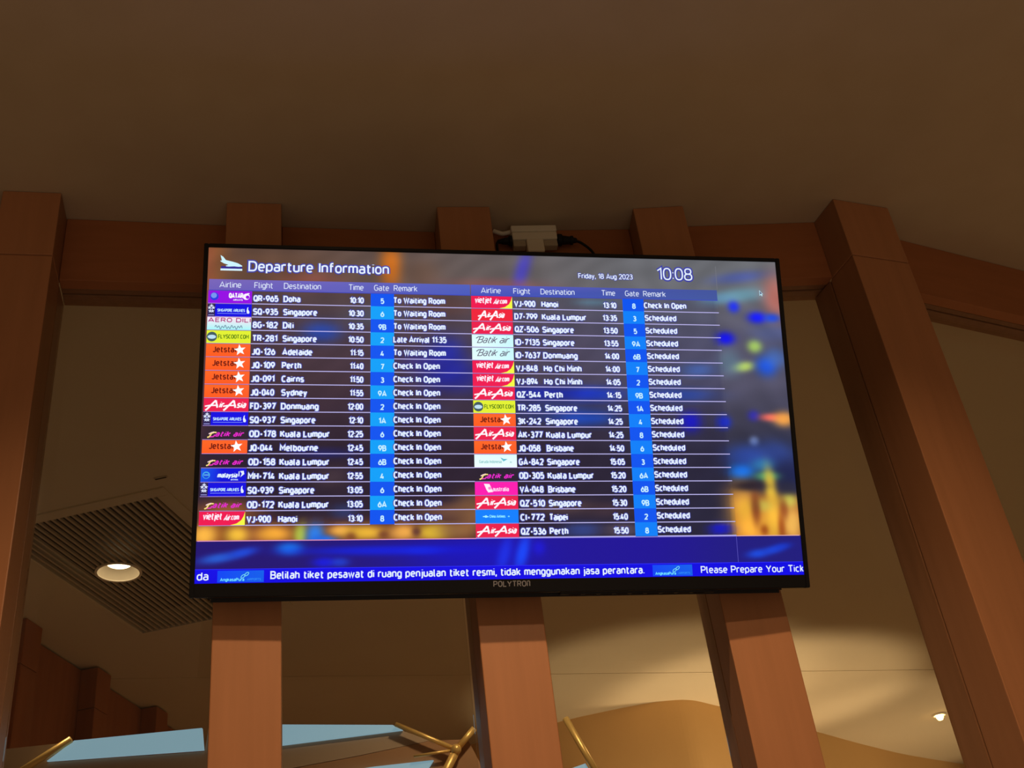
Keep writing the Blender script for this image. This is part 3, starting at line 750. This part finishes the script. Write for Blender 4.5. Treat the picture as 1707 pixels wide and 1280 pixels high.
RIGHT = [('viet', 'VJ-900', 'Hanoi', '13:10', '8', 'Check In Open'), ('asia2', 'D7-799', 'Kuala Lumpur', '13:35', '3', 'Scheduled'),
         ('asia', 'QZ-506', 'Singapore', '13:50', '5', 'Scheduled'), ('batikw', 'ID-7135', 'Singapore', '13:55', '9A', 'Scheduled'),
         ('batikw', 'ID-7637', 'Donmuang', '14:00', '6B', 'Scheduled'), ('viet', 'VJ-848', 'Ho Chi Minh', '14:00', '7', 'Scheduled'),
         ('viet', 'VJ-894', 'Ho Chi Minh', '14:05', '2', 'Scheduled'), ('asia', 'QZ-544', 'Perth', '14:15', '9B', 'Scheduled'),
         ('scoot', 'TR-285', 'Singapore', '14:25', '1A', 'Scheduled'), ('jet', '3K-242', 'Singapore', '14:25', '4', 'Scheduled'),
         ('asia', 'AK-377', 'Kuala Lumpur', '14:25', '8', 'Scheduled'), ('jet', 'JQ-058', 'Brisbane', '14:50', '6', 'Scheduled'),
         ('garuda', 'GA-842', 'Singapore', '15:05', '3', 'Scheduled'), ('batik', 'OD-305', 'Kuala Lumpur', '15:20', '6A', 'Scheduled'),
         ('virgin', 'VA-048', 'Brisbane', '15:20', '6B', 'Scheduled'), ('asia', 'QZ-510', 'Singapore', '15:30', '9B', 'Scheduled'),
         ('china', 'CI-772', 'Taipei', '15:40', '2', 'Scheduled'), ('asia', 'QZ-536', 'Perth', '15:50', '8', 'Scheduled')]
RH = 0.04137
DW = {'Doha': .0290, 'Singapore': .0575, 'Dili': .0185, 'Adelaide': .0505, 'Perth': .0325, 'Cairns': .0375, 'Sydney': .0430, 'Donmuang': .0625,
      'Kuala Lumpur': .0815, 'Melbourne': .0625, 'Hanoi': .0310, 'Ho Chi Minh': .0685, 'Brisbane': .0480, 'Taipei': .0325}
RW = {'To Waiting Room': .0890, 'Late Arrival 11:35': .0905, 'Check In Open': .0785, 'Scheduled': .0585}


def tile(kind, u0, v0, num):
    """airline tile: coloured ground and mark, u0 v0 its upper left corner"""
    W_ = 0.0715; h = RH - 0.0022; u1 = u0 + W_; v1 = v0 + h; sh = []
    def U(x): return u0 + W_ * x
    def V(y): return v0 + h * y
    K = ('airline_lettering', num)
    def t(s, x, y, cap, wd, col=(255, 255, 255), bold=0.0, shear=0.0, align='L'):
        text(K, s, U(x), V(y), cap * h, wd * W_, align, col, 0.14 + bold * 2.5, shear, Z3 + 0.0004)
    def bg(c): sh.append((rect(u0, u1, v0, v1), Z1, c))
    if kind == 'qatar':
        bg((150, 10, 228)); sh.append((circ(U(.14), V(.47), .0125), Z2, (40, 60, 225))); sh.append((circ(U(.13), V(.40), .0085), Z3, (120, 150, 240)))
        t('QATAR', .47, .60, .42, .33, bold=.02); t('AIRWAYS', .57, .80, .13, .22, bold=.02)
        sh.append((circ(U(.87), V(.46), .0100, 14), Z3, (255, 240, 255))); sh.append((circ(U(.90), V(.50), .0055, 10), Z3 + .0002, (150, 10, 228)))
        sh += strokes([(U(.84), V(.36)), (U(.89), V(.22)), (U(.94), V(.2))], .003, Z3, (255, 255, 255))
    elif kind == 'singapore':
        bg((12, 8, 226)); sh.append((rect(u0, U(.17), v0, v1), Z2, (44, 34, 84)))
        for a in range(5):
            x, y = .085 + .045 * math.sin(a * 2 * math.pi / 5), .40 - .24 * math.cos(a * 2 * math.pi / 5)
            sh.append((star(U(x), V(y), .0060), Z3, (220, 228, 255)))
        sh.append((star(U(.085), V(.42), .0034), Z3, (150, 160, 235)))
        sh.append((rect(U(.02), U(.15), V(.86), V(.92)), Z3, (150, 150, 215)))
        t('SINGAPORE AIRLINES', .22, .64, .24, .63, (190, 222, 255), .02); sh.append((rect(U(.22), U(.88), V(.75), V(.79)), Z3, (130, 150, 245)))
        sh.append(([(U(.90), V(.76)), (U(.885), V(.55)), (U(.90), V(.30)), (U(.925), V(.22)), (U(.92), V(.42)), (U(.955), V(.62)), (U(.945), V(.76))], Z3, (230, 240, 255)))
    elif kind == 'dili':
        sh.append((rect(u0, u1, v0, v1), Z1, [(255, 235, 250), (255, 225, 240), (165, 250, 250), (165, 250, 252)]))
        t('AERO DILI', .02, .42, .36, .97, (175, 50, 125), .02); 
        pts = [(U(.18 + .62 * k / 60), V(.80 - .11 * math.sin(k * .9) - .06 * math.sin(k * .37))) for k in range(61)]
        sh += strokes(pts, .0022, Z3, (110, 140, 165))
    elif kind == 'scoot':
        bg((228, 242, 52)); sh.append((circ(U(.12), V(.50), .0150), Z2, (66, 92, 96))); sh.append((circ(U(.12), V(.52), .0120, rv=.0062), Z3, (190, 225, 245)))
        t('FLYSCOOT.COM', .26, .66, .34, .70, (72, 122, 22), .012)
    elif kind == 'jet':
        sh.append((rect(u0, u1, v0, v1), Z1, [(255, 104, 38), (255, 100, 44), (255, 92, 36), (255, 92, 30)]))
        t('Jetsta', .15, .68, .48, .49, (104, 16, 14), .012); t('r', .655, .68, .48, .05, (104, 16, 14), .012)
        sh.append((star(U(.765), V(.48), .0178, -0.15), Z3 + .0006, (255, 255, 255)))
    elif kind in ('asia', 'asia2'):
        bg((236, 30, 78) if kind == 'asia' else (240, 36, 60)); wd = 1.0 if kind == 'asia' else .70; o = .02 if kind == 'asia' else .15
        def q(x, y): return (U(o + x * wd), V(y))
        wl = .0052; c = (255, 246, 252)
        for sx in (0.0, 0.40):     # the two brush-drawn capitals with their cross-stroke
            sh += strokes([q(sx + .02, .92), q(sx + .05, .86), q(sx + .25, .16)], wl, Z3, c)
            sh += strokes([q(sx + .25, .16), q(sx + .285, .72)], wl, Z3, c)
            sh += strokes([q(sx + .01, .62), q(sx + .12, .55), q(sx + .30, .54)], wl * .8, Z3, c)
        text(K, 'ir', q(.315, 0)[0], V(.74), .50 * h, .105 * W_ * wd, 'L', c, .20, .35, Z3)
        text(K, 'sia', q(.705, 0)[0], V(.74), .50 * h, .205 * W_ * wd, 'L', c, .20, .35, Z3)
    elif kind == 'batikw':
        sh.append((rect(u0, u1, v0, v1), Z1, [(222, 255, 255), (200, 250, 255), (205, 250, 255), (232, 255, 255)]))
        text(K, 'Batik air', U(.12), V(.70), .56 * h, .74 * W_, 'L', (92, 84, 112), .11, .55, Z3)
        sh += strokes([(U(.10), V(.32)), (U(.16), V(.18)), (U(.22), V(.20))], .0026, Z3, (92, 84, 112))
    elif kind == 'batik':
        text(K, 'atik air', U(.27), V(.80), .42 * h, .62 * W_, 'L', (228, 40, 200), .20, .5, Z3)
        sh += strokes([(U(.11), V(.86)), (U(.16), V(.80)), (U(.20), V(.55)), (U(.27), V(.47)), (U(.31), V(.50))], .0038, Z3, (250, 225, 130))
        sh += strokes([(U(.14), V(.60)), (U(.20), V(.50)), (U(.26), V(.45))], .0030, Z3, (250, 215, 215))
        sh += strokes([(U(.16), V(.82)), (U(.25), V(.80)), (U(.27), V(.66))], .0032, Z3, (235, 60, 190))
    elif kind == 'malaysia':
        sh.append(([(u0, v0), (U(.45), v0), (U(.45), v1), (u0, v1)], Z1, [(20, 90, 235), (8, 20, 225), (5, 15, 215), (15, 80, 235)]))
        sh.append((rect(U(.45), u1, v0, v1), Z1, (6, 12, 218)))
        sh.append((circ(U(.12), V(.50), .0105), Z2, (70, 175, 235))); sh.append((circ(U(.12), V(.53), .0080), Z3, (20, 80, 225)))
        sh.append((rect(U(.07), U(.18), V(.46), V(.52)), Z3 + .0002, (120, 200, 240)))
        t('malaysia', .36, .70, .38, .44, (225, 240, 255), .03, .25); t('airlines', .66, .90, .14, .16, (200, 220, 255), .02)
        sh.append(([(U(.86), V(.20)), (U(.94), V(.18)), (U(.955), V(.42)), (U(.87), V(.66)), (U(.90), V(.40))], Z3, (230, 240, 255)))
        sh.append(([(U(.83), V(.22)), (U(.85), V(.22)), (U(.85), V(.58)), (U(.825), V(.62))], Z3, (230, 240, 255)))
    elif kind == 'viet':
        bg((240, 24, 82))
        sh.append(([(u1, v0 + h * .02), (u1, v1), (U(.68), v1), (U(.82), V(.88)), (U(.92), V(.64)), (U(.97), V(.34))], Z2, (246, 250, 70)))
        t('vietjet', .08, .60, .52, .42, (255, 236, 250), .012, .12); t('Air', .53, .68, .46, .14, (255, 236, 250), .015, .35); t('.com', .68, .62, .42, .19, (255, 236, 250), .01, .12)
    elif kind == 'garuda':
        sh.append((rect(u0, u1, v0, v1), Z1, [(228, 255, 255), (222, 252, 255), (240, 255, 255), (240, 255, 255)]))
        t('Garuda Indonesia', .11, .68, .24, .53, (135, 200, 200)); t('sky', .83, .66, .14, .05, (150, 205, 205))
        sh.append(([(U(.60), V(.22)), (U(.69), V(.36)), (U(.78), V(.36)), (U(.70), V(.50))], Z3, (60, 170, 200)))
        sh.append(([(U(.62), V(.30)), (U(.70), V(.42)), (U(.69), V(.58))], Z3, (110, 205, 215)))
    elif kind == 'virgin':
        bg((252, 26, 176))
        sh.append(([(U(.21), V(.14)), (U(.34), V(.16)), (U(.42), V(.76)), (U(.31), V(.80)), (U(.27), V(.62))], Z3, (255, 240, 250)))
        t('australia', .41, .72, .34, .38, (255, 215, 245), .01); sh.append((circ(U(.34), V(.48), .0045, 10), Z3 + .0002, (250, 140, 210)))
    elif kind == 'china':
        bg((4, 128, 255)); t('China Airlines', .32, .60, .22, .37, (140, 235, 255), .02)
        sh.append((circ(U(.24), V(.50), .0042, 12, rv=.0036), Z3, (160, 240, 255))); sh += strokes([(U(.17), V(.50)), (U(.30), V(.52))], .003, Z3, (160, 240, 255))
        sh.append((circ(U(.77), V(.50), .003, 8, rv=.0022), Z3, (120, 220, 250)))
    # hairline above the tile
    sh.append((rect(u0, u1, v1, v1 + 0.0016), Z2, (170, 140, 220)))
    flat('airline_tile', sh)


def table(rows, tl, fl, de, ti, g0, g1, re, end, num0, s):
    for i, (kind, fno, dest, tm, gate, rem) in enumerate(rows):
        v0 = TAB_T + RH * i; v1 = v0 + RH
        n = num0 + i
        painted('flight_row', tl, g0, v0, v1, 30, 3, 0.0002, scr)
        painted('flight_row', g1, end, v0, v1, 16, 3, 0.0002, scr)
        lc = (188, 182, 240)
        flat('row_line', [(rect(tl + 0.072, g0, v1 - 0.0030, v1 - 0.0004), Z2, lc), (rect(g1, end, v1 - 0.0030, v1 - 0.0004), Z2, lc)])
        gc = (0, 84, 240) if i % 2 == 0 else (0, 160, 250)
        if num0 > 50 and i % 2 == 1: gc = (0, 128, 250)
        flat('gate_cell', [(rect(g0, g1, v0 - 0.0018, v1 - 0.0016), Z1 + 0.0001, gc)])
        tile(kind, tl + (0.0 if num0 < 50 else 0), v0, n)
        bv = v0 + 0.0318
        fw = {6: .0415, 7: .0440}[len(fno)] * s * (1.04 if fno[:2] in ('OD', 'QZ', 'GA', 'AK', 'MH') else 1) * (0.93 if 'J' in fno[:2] else 1)
        text(('flight_number_lettering', n), fno, fl, bv + .001, .0205, fw, bold=.215, halo=HALO, z=Z3)
        text(('destination_lettering', n), dest, de, bv + .001, .0205, DW[dest] * s * .985, bold=.215, halo=HALO, z=Z3)
        nw = .0262 - (.0035 if tm[1] == '1' else 0) - (.002 if tm[-1] == '0' and tm[3] == '1' else 0)
        text(('time_lettering', n), tm, ti, bv + .0005, .0195, nw, 'R', bold=.215, halo=HALO, z=Z3)
        text(('gate_lettering', n), gate, (g0 + g1) / 2 + (0.0 if num0 < 50 else .001), bv + .0005, .0180, None, 'C', col=(196, 238, 255), bold=.20, z=Z3)
        text(('remark_lettering', n), rem, re, bv - .002, .0200, RW[rem] * s, bold=.205, halo=HALO, z=Z3)


table(LEFT, 0.0025, 0.0763, 0.1258, 0.2604, 0.2719, 0.3115, 0.3100, 0.4440, 0, 1.0)
table(RIGHT, 0.4440, 0.5183, 0.5665, 0.7005, 0.7118, 0.7500, 0.7500, 0.8865, 100, 0.985)
for r_ in [(rect(0.0015, 0.4445, 0.8805, 0.8830), Z2, (225, 150, 190)), (rect(0.4445, 0.8865, 0.8805, 0.8830), Z2, (140, 130, 225)),
                    (rect(0.8865, 0.998, 0.8800, 0.8822), Z2, (235, 180, 170)), (rect(0.886, 0.8868, 0.884, 0.960), Z1, (90, 84, 190)),
                    (rect(0.8865, 0.8872, 0.02, 0.098), Z1, (120, 122, 130))]:
    flat('table_line', [r_])
# ticker along the bottom
flat('ticker_band', [(rect(0.0, 1.0, 0.9600, 1.0), Z1, [(14, 8, 232), (4, 4, 224), (4, 2, 236), (10, 2, 226)]), (rect(0.0, 1.0, 0.9600, 0.9622), Z2, (40, 40, 245))])
for k, u in enumerate((0.0345, 0.7375)):
    w_ = 0.0715 if k == 0 else 0.0680
    sh = [(rect(u, u + w_, 0.9650, 0.9975), Z2, [(6, 70, 246), (8, 96, 235), (8, 92, 235), (6, 70, 246)])]
    for a, b in (((.58, .42), (.68, .20)), ((.50, .62), (.60, .38))):
        c0 = (u + w_ * (a[0] + b[0]) / 2, .965 + .0325 * (a[1] + b[1]) / 2)
        ring = circ(c0[0], c0[1], .0065, 14, rv=.0040)
        ring = [(c0[0] + (x - c0[0]) * .85 + (y - c0[1]) * .0, c0[1] + (y - c0[1]) - (x - c0[0]) * .8) for x, y in ring]
        sh += strokes(ring + [ring[0]], .0020, Z3, (120, 225, 235))
    flat('ticker_tile', sh)
    text(('ticker_lettering', 2 + k), 'AngkasaPura', u + w_ * .06, .9940, .0085, w_ * .52, col=(120, 240, 255), bold=.18, z=Z3)
    text(('ticker_lettering', 2 + k), 'AIRPORTS', u + w_ * .64, .9925, .0060, w_ * .30, col=(50, 150, 245), bold=.14, z=Z3)
text(('ticker_lettering', 0), 'da', 0.0030, 0.9915, 0.0235, 0.0180, bold=.15, z=Z3)
text(('ticker_lettering', 1), 'Belilah tiket pesawat di ruang penjualan tiket resmi, tidak menggunakan jasa perantara.', 0.1160, 0.9900, 0.0225, 0.6075, bold=.17, z=Z3)
text(('ticker_lettering', 4), 'Please Prepare Your Ticket', 0.8200, 0.9915, 0.0215, 0.1960, bold=.15, z=Z3, clip=0.9985)
# pointer
cur = [(0.9650, 0.0975), (0.9650, 0.1165), (0.9673, 0.1125), (0.9690, 0.1180), (0.9705, 0.1168), (0.9690, 0.1115), (0.9718, 0.1110)]
flat('pointer', [(cur, Z3, (190, 235, 250)), ([(0.9658, 0.1010), (0.9658, 0.1130), (0.9675, 0.1098), (0.9702, 0.1100)], Z3 + .0002, (84, 84, 120))])
flush_text()

# maker's lettering on the lower bezel
vs, fs = [], []
hh = 0.0098; xx = (0.4712 - 0.5) * SW; yb = (0.5 - 1.0208) * SH; kx = 0.0575 * SW / 5.35
for ch in 'POLYTROn':
    adv, st = GLYPH[ch]
    for line_ in st:
        v_, f_ = stroke_strip([(xx + a * kx, yb + (b if ch != 'n' else b / X) * hh) for a, b in line_], 0.0019)
        b0 = len(vs); vs += [(q.x, q.y, bz + 0.0005) for q in v_]; fs += [[b0 + i for i in f] for f in f_]
    xx += (adv + 0.22) * kx
mesh_obj('brand_lettering', vs, fs, GREYTXT, tv)

# ------------------------------------------------------------------ power adapter above the screen and its plugs
pf = Frame((0.050, 2.262), (0.170, 2.283))
ad = empty('power_adapter', pf.at(0.055, 0.0, 1.87 + EYE))
tag(ad, 'T-shaped ivory power adapter fixed on the beam above the screen', 'adapter')
PZ = EYE
fpart('body', pf, (0.0, 0.117, 0.0, 0.026, 1.912 + PZ, 1.936 + PZ), IVORY, ad, 0.003)
fpart('top_cap', pf, (-0.001, 0.118, -0.001, 0.026, 1.938 + PZ, 1.958 + PZ), IVORY, ad, 0.003)
fpart('shoulder', pf, (0.001, 0.034, 0.004, 0.025, 1.892 + PZ, 1.911 + PZ), IVORY_D, ad, 0.002)
fpart('shoulder', pf, (0.080, 0.116, 0.004, 0.025, 1.892 + PZ, 1.911 + PZ), IVORY_D, ad, 0.002)
fpart('stem', pf, (0.035, 0.079, -0.002, 0.025, 1.870 + PZ, 1.911 + PZ), IVORY, ad, 0.003)


def plug(side, cable, label):
    r = empty('power_plug', pf.at(0.0 if side < 0 else 0.118, 0.014, 1.922 + PZ))
    tag(r, label, 'plug')
    x0 = -0.001 if side < 0 else 0.119
    org = r.location
    bm = bmesh.new()
    prof = [(0, .016), (.010, .016), (.013, .012), (.032, .010), (.034, .012), (.040, .012), (.041, .008), (.050, .006)]
    if side < 0: prof = [(0, .014), (.006, .014), (.009, .010), (.022, .008), (.030, .006), (.036, .005)]
    tube(bm, [pf.at(x0 + side * d, 0.014, 1.918 + PZ - d * 0.05) - org for d, _ in prof], [rr for _, rr in prof], 14)
    bm_obj('grip', bm, RUBBER, r, smooth=False)
    bm = bmesh.new(); tube(bm, [pf.at(*c) - org for c in smooth_path(cable, 6)], 0.0035, 8)
    bm_obj('cable', bm, RUBBER, r, smooth=True)
    return r


plug(-1, [(-0.036, 0.012, 1.915 + PZ), (-0.041, 0.010, 1.900 + PZ), (-0.040, 0.008, 1.86 + PZ), (-0.034, 0.006, 1.80 + PZ), (-0.02, 0.0, 1.70 + PZ)],
     'black plug on the left side of the ivory adapter')
plug(1, [(0.165, 0.014, 1.915 + PZ), (0.182, 0.014, 1.905 + PZ), (0.205, 0.014, 1.875 + PZ), (0.212, 0.014, 1.83 + PZ), (0.20, 0.012, 1.72 + PZ)],
     'black plug and drooping cable on the right side of the ivory adapter')
bm = bmesh.new()
tube(bm, smooth_path([pf.at(-0.044, 0.018, 1.956 + PZ), pf.at(-0.034, 0.018, 1.951 + PZ), pf.at(-0.020, 0.02, 1.948 + PZ), pf.at(0.000, 0.017, 1.950 + PZ)], 6), 0.006, 10)
tag(bm_obj('white_cable', bm, IVORY, smooth=True), 'short white cable entering the adapter from behind a column', 'cable')

# ------------------------------------------------------------------ inner room: air grille with its downlight
gr = empty('ceiling_grille', (*(G0 + gx * GW / 2 + gy * GL / 2), H))
tag(gr, 'square slatted air grille in the ceiling behind the glass, left of the screen', 'grille')
gf = Frame(G0, G0 + gx)
fb = 0.03
fpart('frame_rail', gf, (-0.02, GW + 0.02, -0.02, fb, H - 0.006, H + 0.03), PLASTER_IN, gr, 0.002)
fpart('frame_rail', gf, (-0.02, GW + 0.02, GL - 0.004, GL + 0.02, H - 0.006, H + 0.03), PLASTER_IN, gr, 0.002)
fpart('frame_rail', gf, (-0.02, 0.004, fb, GL - 0.004, H - 0.006, H + 0.03), PLASTER_IN, gr, 0.002)
fpart('frame_rail', gf, (GW - fb, GW + 0.02, fb, GL - 0.004, H - 0.006, H + 0.03), PLASTER_IN, gr, 0.002)
fpart('backing', gf, (0, GW, 0, GL, H + 0.085, H + 0.095), DARK, gr)
DL = Vector((-1.582, 3.962)); DR = 0.083
dl_loc = ((DL - G0).dot(gx), (DL - G0).dot(gy))
npitch = 24; x_a, x_b = 0.012, GW - fb - 0.004
for k in range(npitch):
    xc = x_a + (x_b - x_a) * (k + 0.5) / npitch
    dx = abs(xc - dl_loc[0])
    cuts = [(fb, GL - 0.004)]
    if dx < DR + 0.004:
        hh = math.sqrt((DR + 0.005) ** 2 - dx * dx) if dx < DR + 0.005 else 0
        cuts = [(fb, dl_loc[1] - hh), (dl_loc[1] + hh, GL - 0.004)]
    for a, b in cuts:
        fpart('slat', gf, (xc - 0.0042, xc + 0.0042, a, b, H - 0.003, H + 0.006), SLAT, gr)

dlt = empty('downlight', (DL.x, DL.y, H))
tag(dlt, 'round recessed downlight shining in the slatted ceiling grille', 'light')


def lathe(name, prof, m, parent, seg=40, smooth=True):
    bm = bmesh.new(); rings = []
    for r, z in prof: rings.append([bm.verts.new((r * math.cos(2 * math.pi * k / seg), r * math.sin(2 * math.pi * k / seg), z)) for k in range(seg)])
    for i in range(len(rings) - 1):
        for k in range(seg): bm.faces.new((rings[i][k], rings[i][(k + 1) % seg], rings[i + 1][(k + 1) % seg], rings[i + 1][k]))
    return bm_obj(name, bm, m, parent, smooth)


lathe('trim_ring', [(DR - 0.006, -0.002), (DR - 0.006, -0.006), (DR + 0.003, -0.007), (DR + 0.004, -0.002), (DR - 0.006, -0.002)], CREAM, dlt, smooth=False)
lathe('reflector', [(DR - 0.005, -0.003), (DR - 0.010, 0.012), (DR - 0.025, 0.026), (0.044, 0.032)], CREAM, dlt)
lathe('lens', [(0.0005, 0.031), (0.02, 0.0305), (0.045, 0.031)], BULB, dlt, smooth=False)
l = bpy.data.lights.new('downlight_lamp', 'SPOT'); l.energy = 14; l.color = (1.0, 0.78, 0.48); l.spot_size = math.radians(100); l.spot_blend = 0.6; l.shadow_soft_size = 0.04
lo = bpy.data.objects.new('downlight_lamp', l); COL.objects.link(lo); lo.location = (DL.x, DL.y, H - 0.01)

# small slot in the ceiling beyond the grille's upper corner
sf = Frame((-1.228, 3.305), (-1.180, 3.297))
sl = empty('ceiling_slot', sf.at(0.024, 0.005, H)); tag(sl, 'tiny dark slot fitting in the inner ceiling above the grille', 'fitting')
fpart('plate', sf, (0, 0.048, 0, 0.012, H - 0.004, H - 0.0005), IVORY_D, sl, 0.001)
fpart('slot', sf, (0.004, 0.044, 0.003, 0.009, H - 0.005, H - 0.0035), DARK, sl)

# small spotlight far right in the inner ceiling
s2 = empty('small_spotlight', (2.429, 7.501, H - 0.002))
tag(s2, 'tiny bright spotlight in the ceiling behind the glass at the right', 'light')
lathe('trim_ring', [(0.030, -0.004), (0.033, -0.010), (0.045, -0.010), (0.047, 0.0)], CREAM, s2, 24)
lathe('lens', [(0.0005, -0.006), (0.031, -0.006)], BULB2, s2, 24, False)
lathe('bulb', [(0.0005, -0.040), (0.014, -0.036), (0.022, -0.024), (0.024, -0.010)], BULB2, s2, 20)

# ------------------------------------------------------------------ inner room: row of columns running back on the left
rd = Vector((0.112, 0.9937)); rn = Vector((0.9937, -0.112))
r0 = Vector((-2.108, 4.606))
IL = ['nearest of three dark wooden columns in the inner room, lower left behind the glass',
      'middle of three dark wooden columns in the inner room, lower left behind the glass',
      'farthest of three dark wooden columns in the inner room, lower left behind the glass']
for k in range(3):
    s0 = 0.265 + 0.0 + (k - 1) * 0.60
    p = r0 + rd * (s0 + 0.0); q = r0 + rd * (s0 + 0.125)
    # frame with x along the row, y to the left (into the wall)
    fr = Frame(p + rn * 0.082, q + rn * 0.082)
    r = empty('wooden_column', fr.at(0.06, 0.04, 0)); tag(r, IL[k], 'column', 'columns of the inner room')
    fpart('lower_panel', fr, (0, fr.w, 0, 0.081, 0.0, ZB - 0.003), WOOD_FAR, r, 0.003)
    fpart('upper_panel', fr, (0, fr.w, 0, 0.081, ZB, H - (0.001 if k < 1 else 0.009)), WOOD_FAR, r, 0.003)
fr = Frame(r0 - rd * 0.55, r0 + rd * 2.6)
b = empty('header_beam', fr.at(1.5, 0.05, ZB)); tag(b, 'long dark beam joining the three columns of the inner room', 'beam')
fpart('fascia', fr, (0, fr.w, 0.0, 0.05, ZB - 0.25, H - 0.009), WOOD_FAR, b, 0.002)
tag(fpart('wall_left', fr, (-0.4, fr.w, 0.06, 0.14, 0, H - 0.009), FRAME, None), kind='structure')

# ------------------------------------------------------------------ inner room: partition of boards, pale panes and brass tubes
F = 4.0
pt = empty('glazed_partition', (-1.0, F, 0))
tag(pt, 'low partition behind the glass with pale blue panes, brown boards and brass tubes', 'partition')
prism('pane', [(-1.793, 2.888), (-1.701, 2.948), (-1.245, 2.933), (-1.236, 2.855)], F - 0.012, F + 0.0, SKY, pt)
prism('pane', [(-1.20, 2.932), (-0.962, 2.908), (-0.57, 2.855), (-0.535, 2.833), (-0.962, 2.836), (-1.19, 2.852)], F - 0.012, F + 0.0, SKY, pt)
prism('pane', [(-0.817, 2.717), (-0.64, 2.72), (-0.436, 2.716), (-0.488, 2.648), (-0.818, 2.65)], F - 0.012, F + 0.0, SKY, pt)
prism('pane', [(0.030, 2.628), (0.079, 2.638), (0.108, 2.572), (-0.022, 2.589)], F - 0.012, F + 0.0, SKY, pt)
prism('board', [(-2.05, 2.957), (-1.767, 2.950), (-1.70, 2.950), (-1.795, 2.887), (-1.236, 2.853), (-1.225, 2.935), (-1.205, 2.935), (-1.19, 2.850), (-1.19, 2.20), (-2.05, 2.20)], F + 0.002, F + 0.03, TAUPE, pt)
prism('board', [(-1.188, 2.850), (-0.962, 2.836), (-0.535, 2.833), (-0.440, 2.788), (-0.70, 2.768), (-0.962, 2.754), (-1.188, 2.745)], F + 0.002, F + 0.03, TAUPE, pt)
prism('board', [(-1.188, 2.744), (-0.962, 2.752), (-0.70, 2.766), (-0.438, 2.787), (-0.313, 2.775), (-0.25, 2.62), (-0.25, 2.20), (-1.188, 2.20)], F + 0.002, F + 0.03, BROWN, pt)
prism('board', [(-0.248, 2.60), (-0.022, 2.585), (0.105, 2.570), (0.16, 2.50), (0.16, 2.20), (-0.248, 2.20)], F + 0.002, F + 0.03, BROWN, pt)
prism('post', [(-2.05, 2.20), (-1.95, 2.20), (-1.95, 0), (-2.05, 0)], F - 0.02, F + 0.05, BROWN, pt)
prism('post', [(0.06, 2.20), (0.16, 2.20), (0.16, 0), (0.06, 0)], F - 0.02, F + 0.05, BROWN, pt)
prism('base_panel', [(-1.95, 2.20), (0.06, 2.20), (0.06, 0), (-1.95, 0)], F, F + 0.03, TAUPE, pt)
for a, b, r in (((-1.705, 2.948), (-1.98, 2.800), 0.0125), ((-0.556, 2.850), (-0.362, 2.741), 0.0085), ((-0.285, 2.800), (-0.351, 2.736), 0.011),
                ((-0.351, 2.736), (-0.45, 2.58), 0.0150), ((0.032, 2.794), (0.135, 2.54), 0.0115), ((-0.50, 2.732), (-0.362, 2.735), 0.0050)):
    bm = bmesh.new(); tube(bm, [Vector((a[0] + 1.0, -0.03, a[1])), Vector((b[0] + 1.0, -0.03, b[1]))], r, 12)
    bm_obj('brass_tube', bm, GOLD, pt, smooth=True)
bm = bmesh.new(); bmesh.ops.create_icosphere(bm, subdivisions=2, radius=0.019); bmesh.ops.translate(bm, verts=bm.verts, vec=(1.0 - 0.353, -0.035, 2.735))
bm_obj('tube_joint', bm, GOLD, pt, smooth=True)
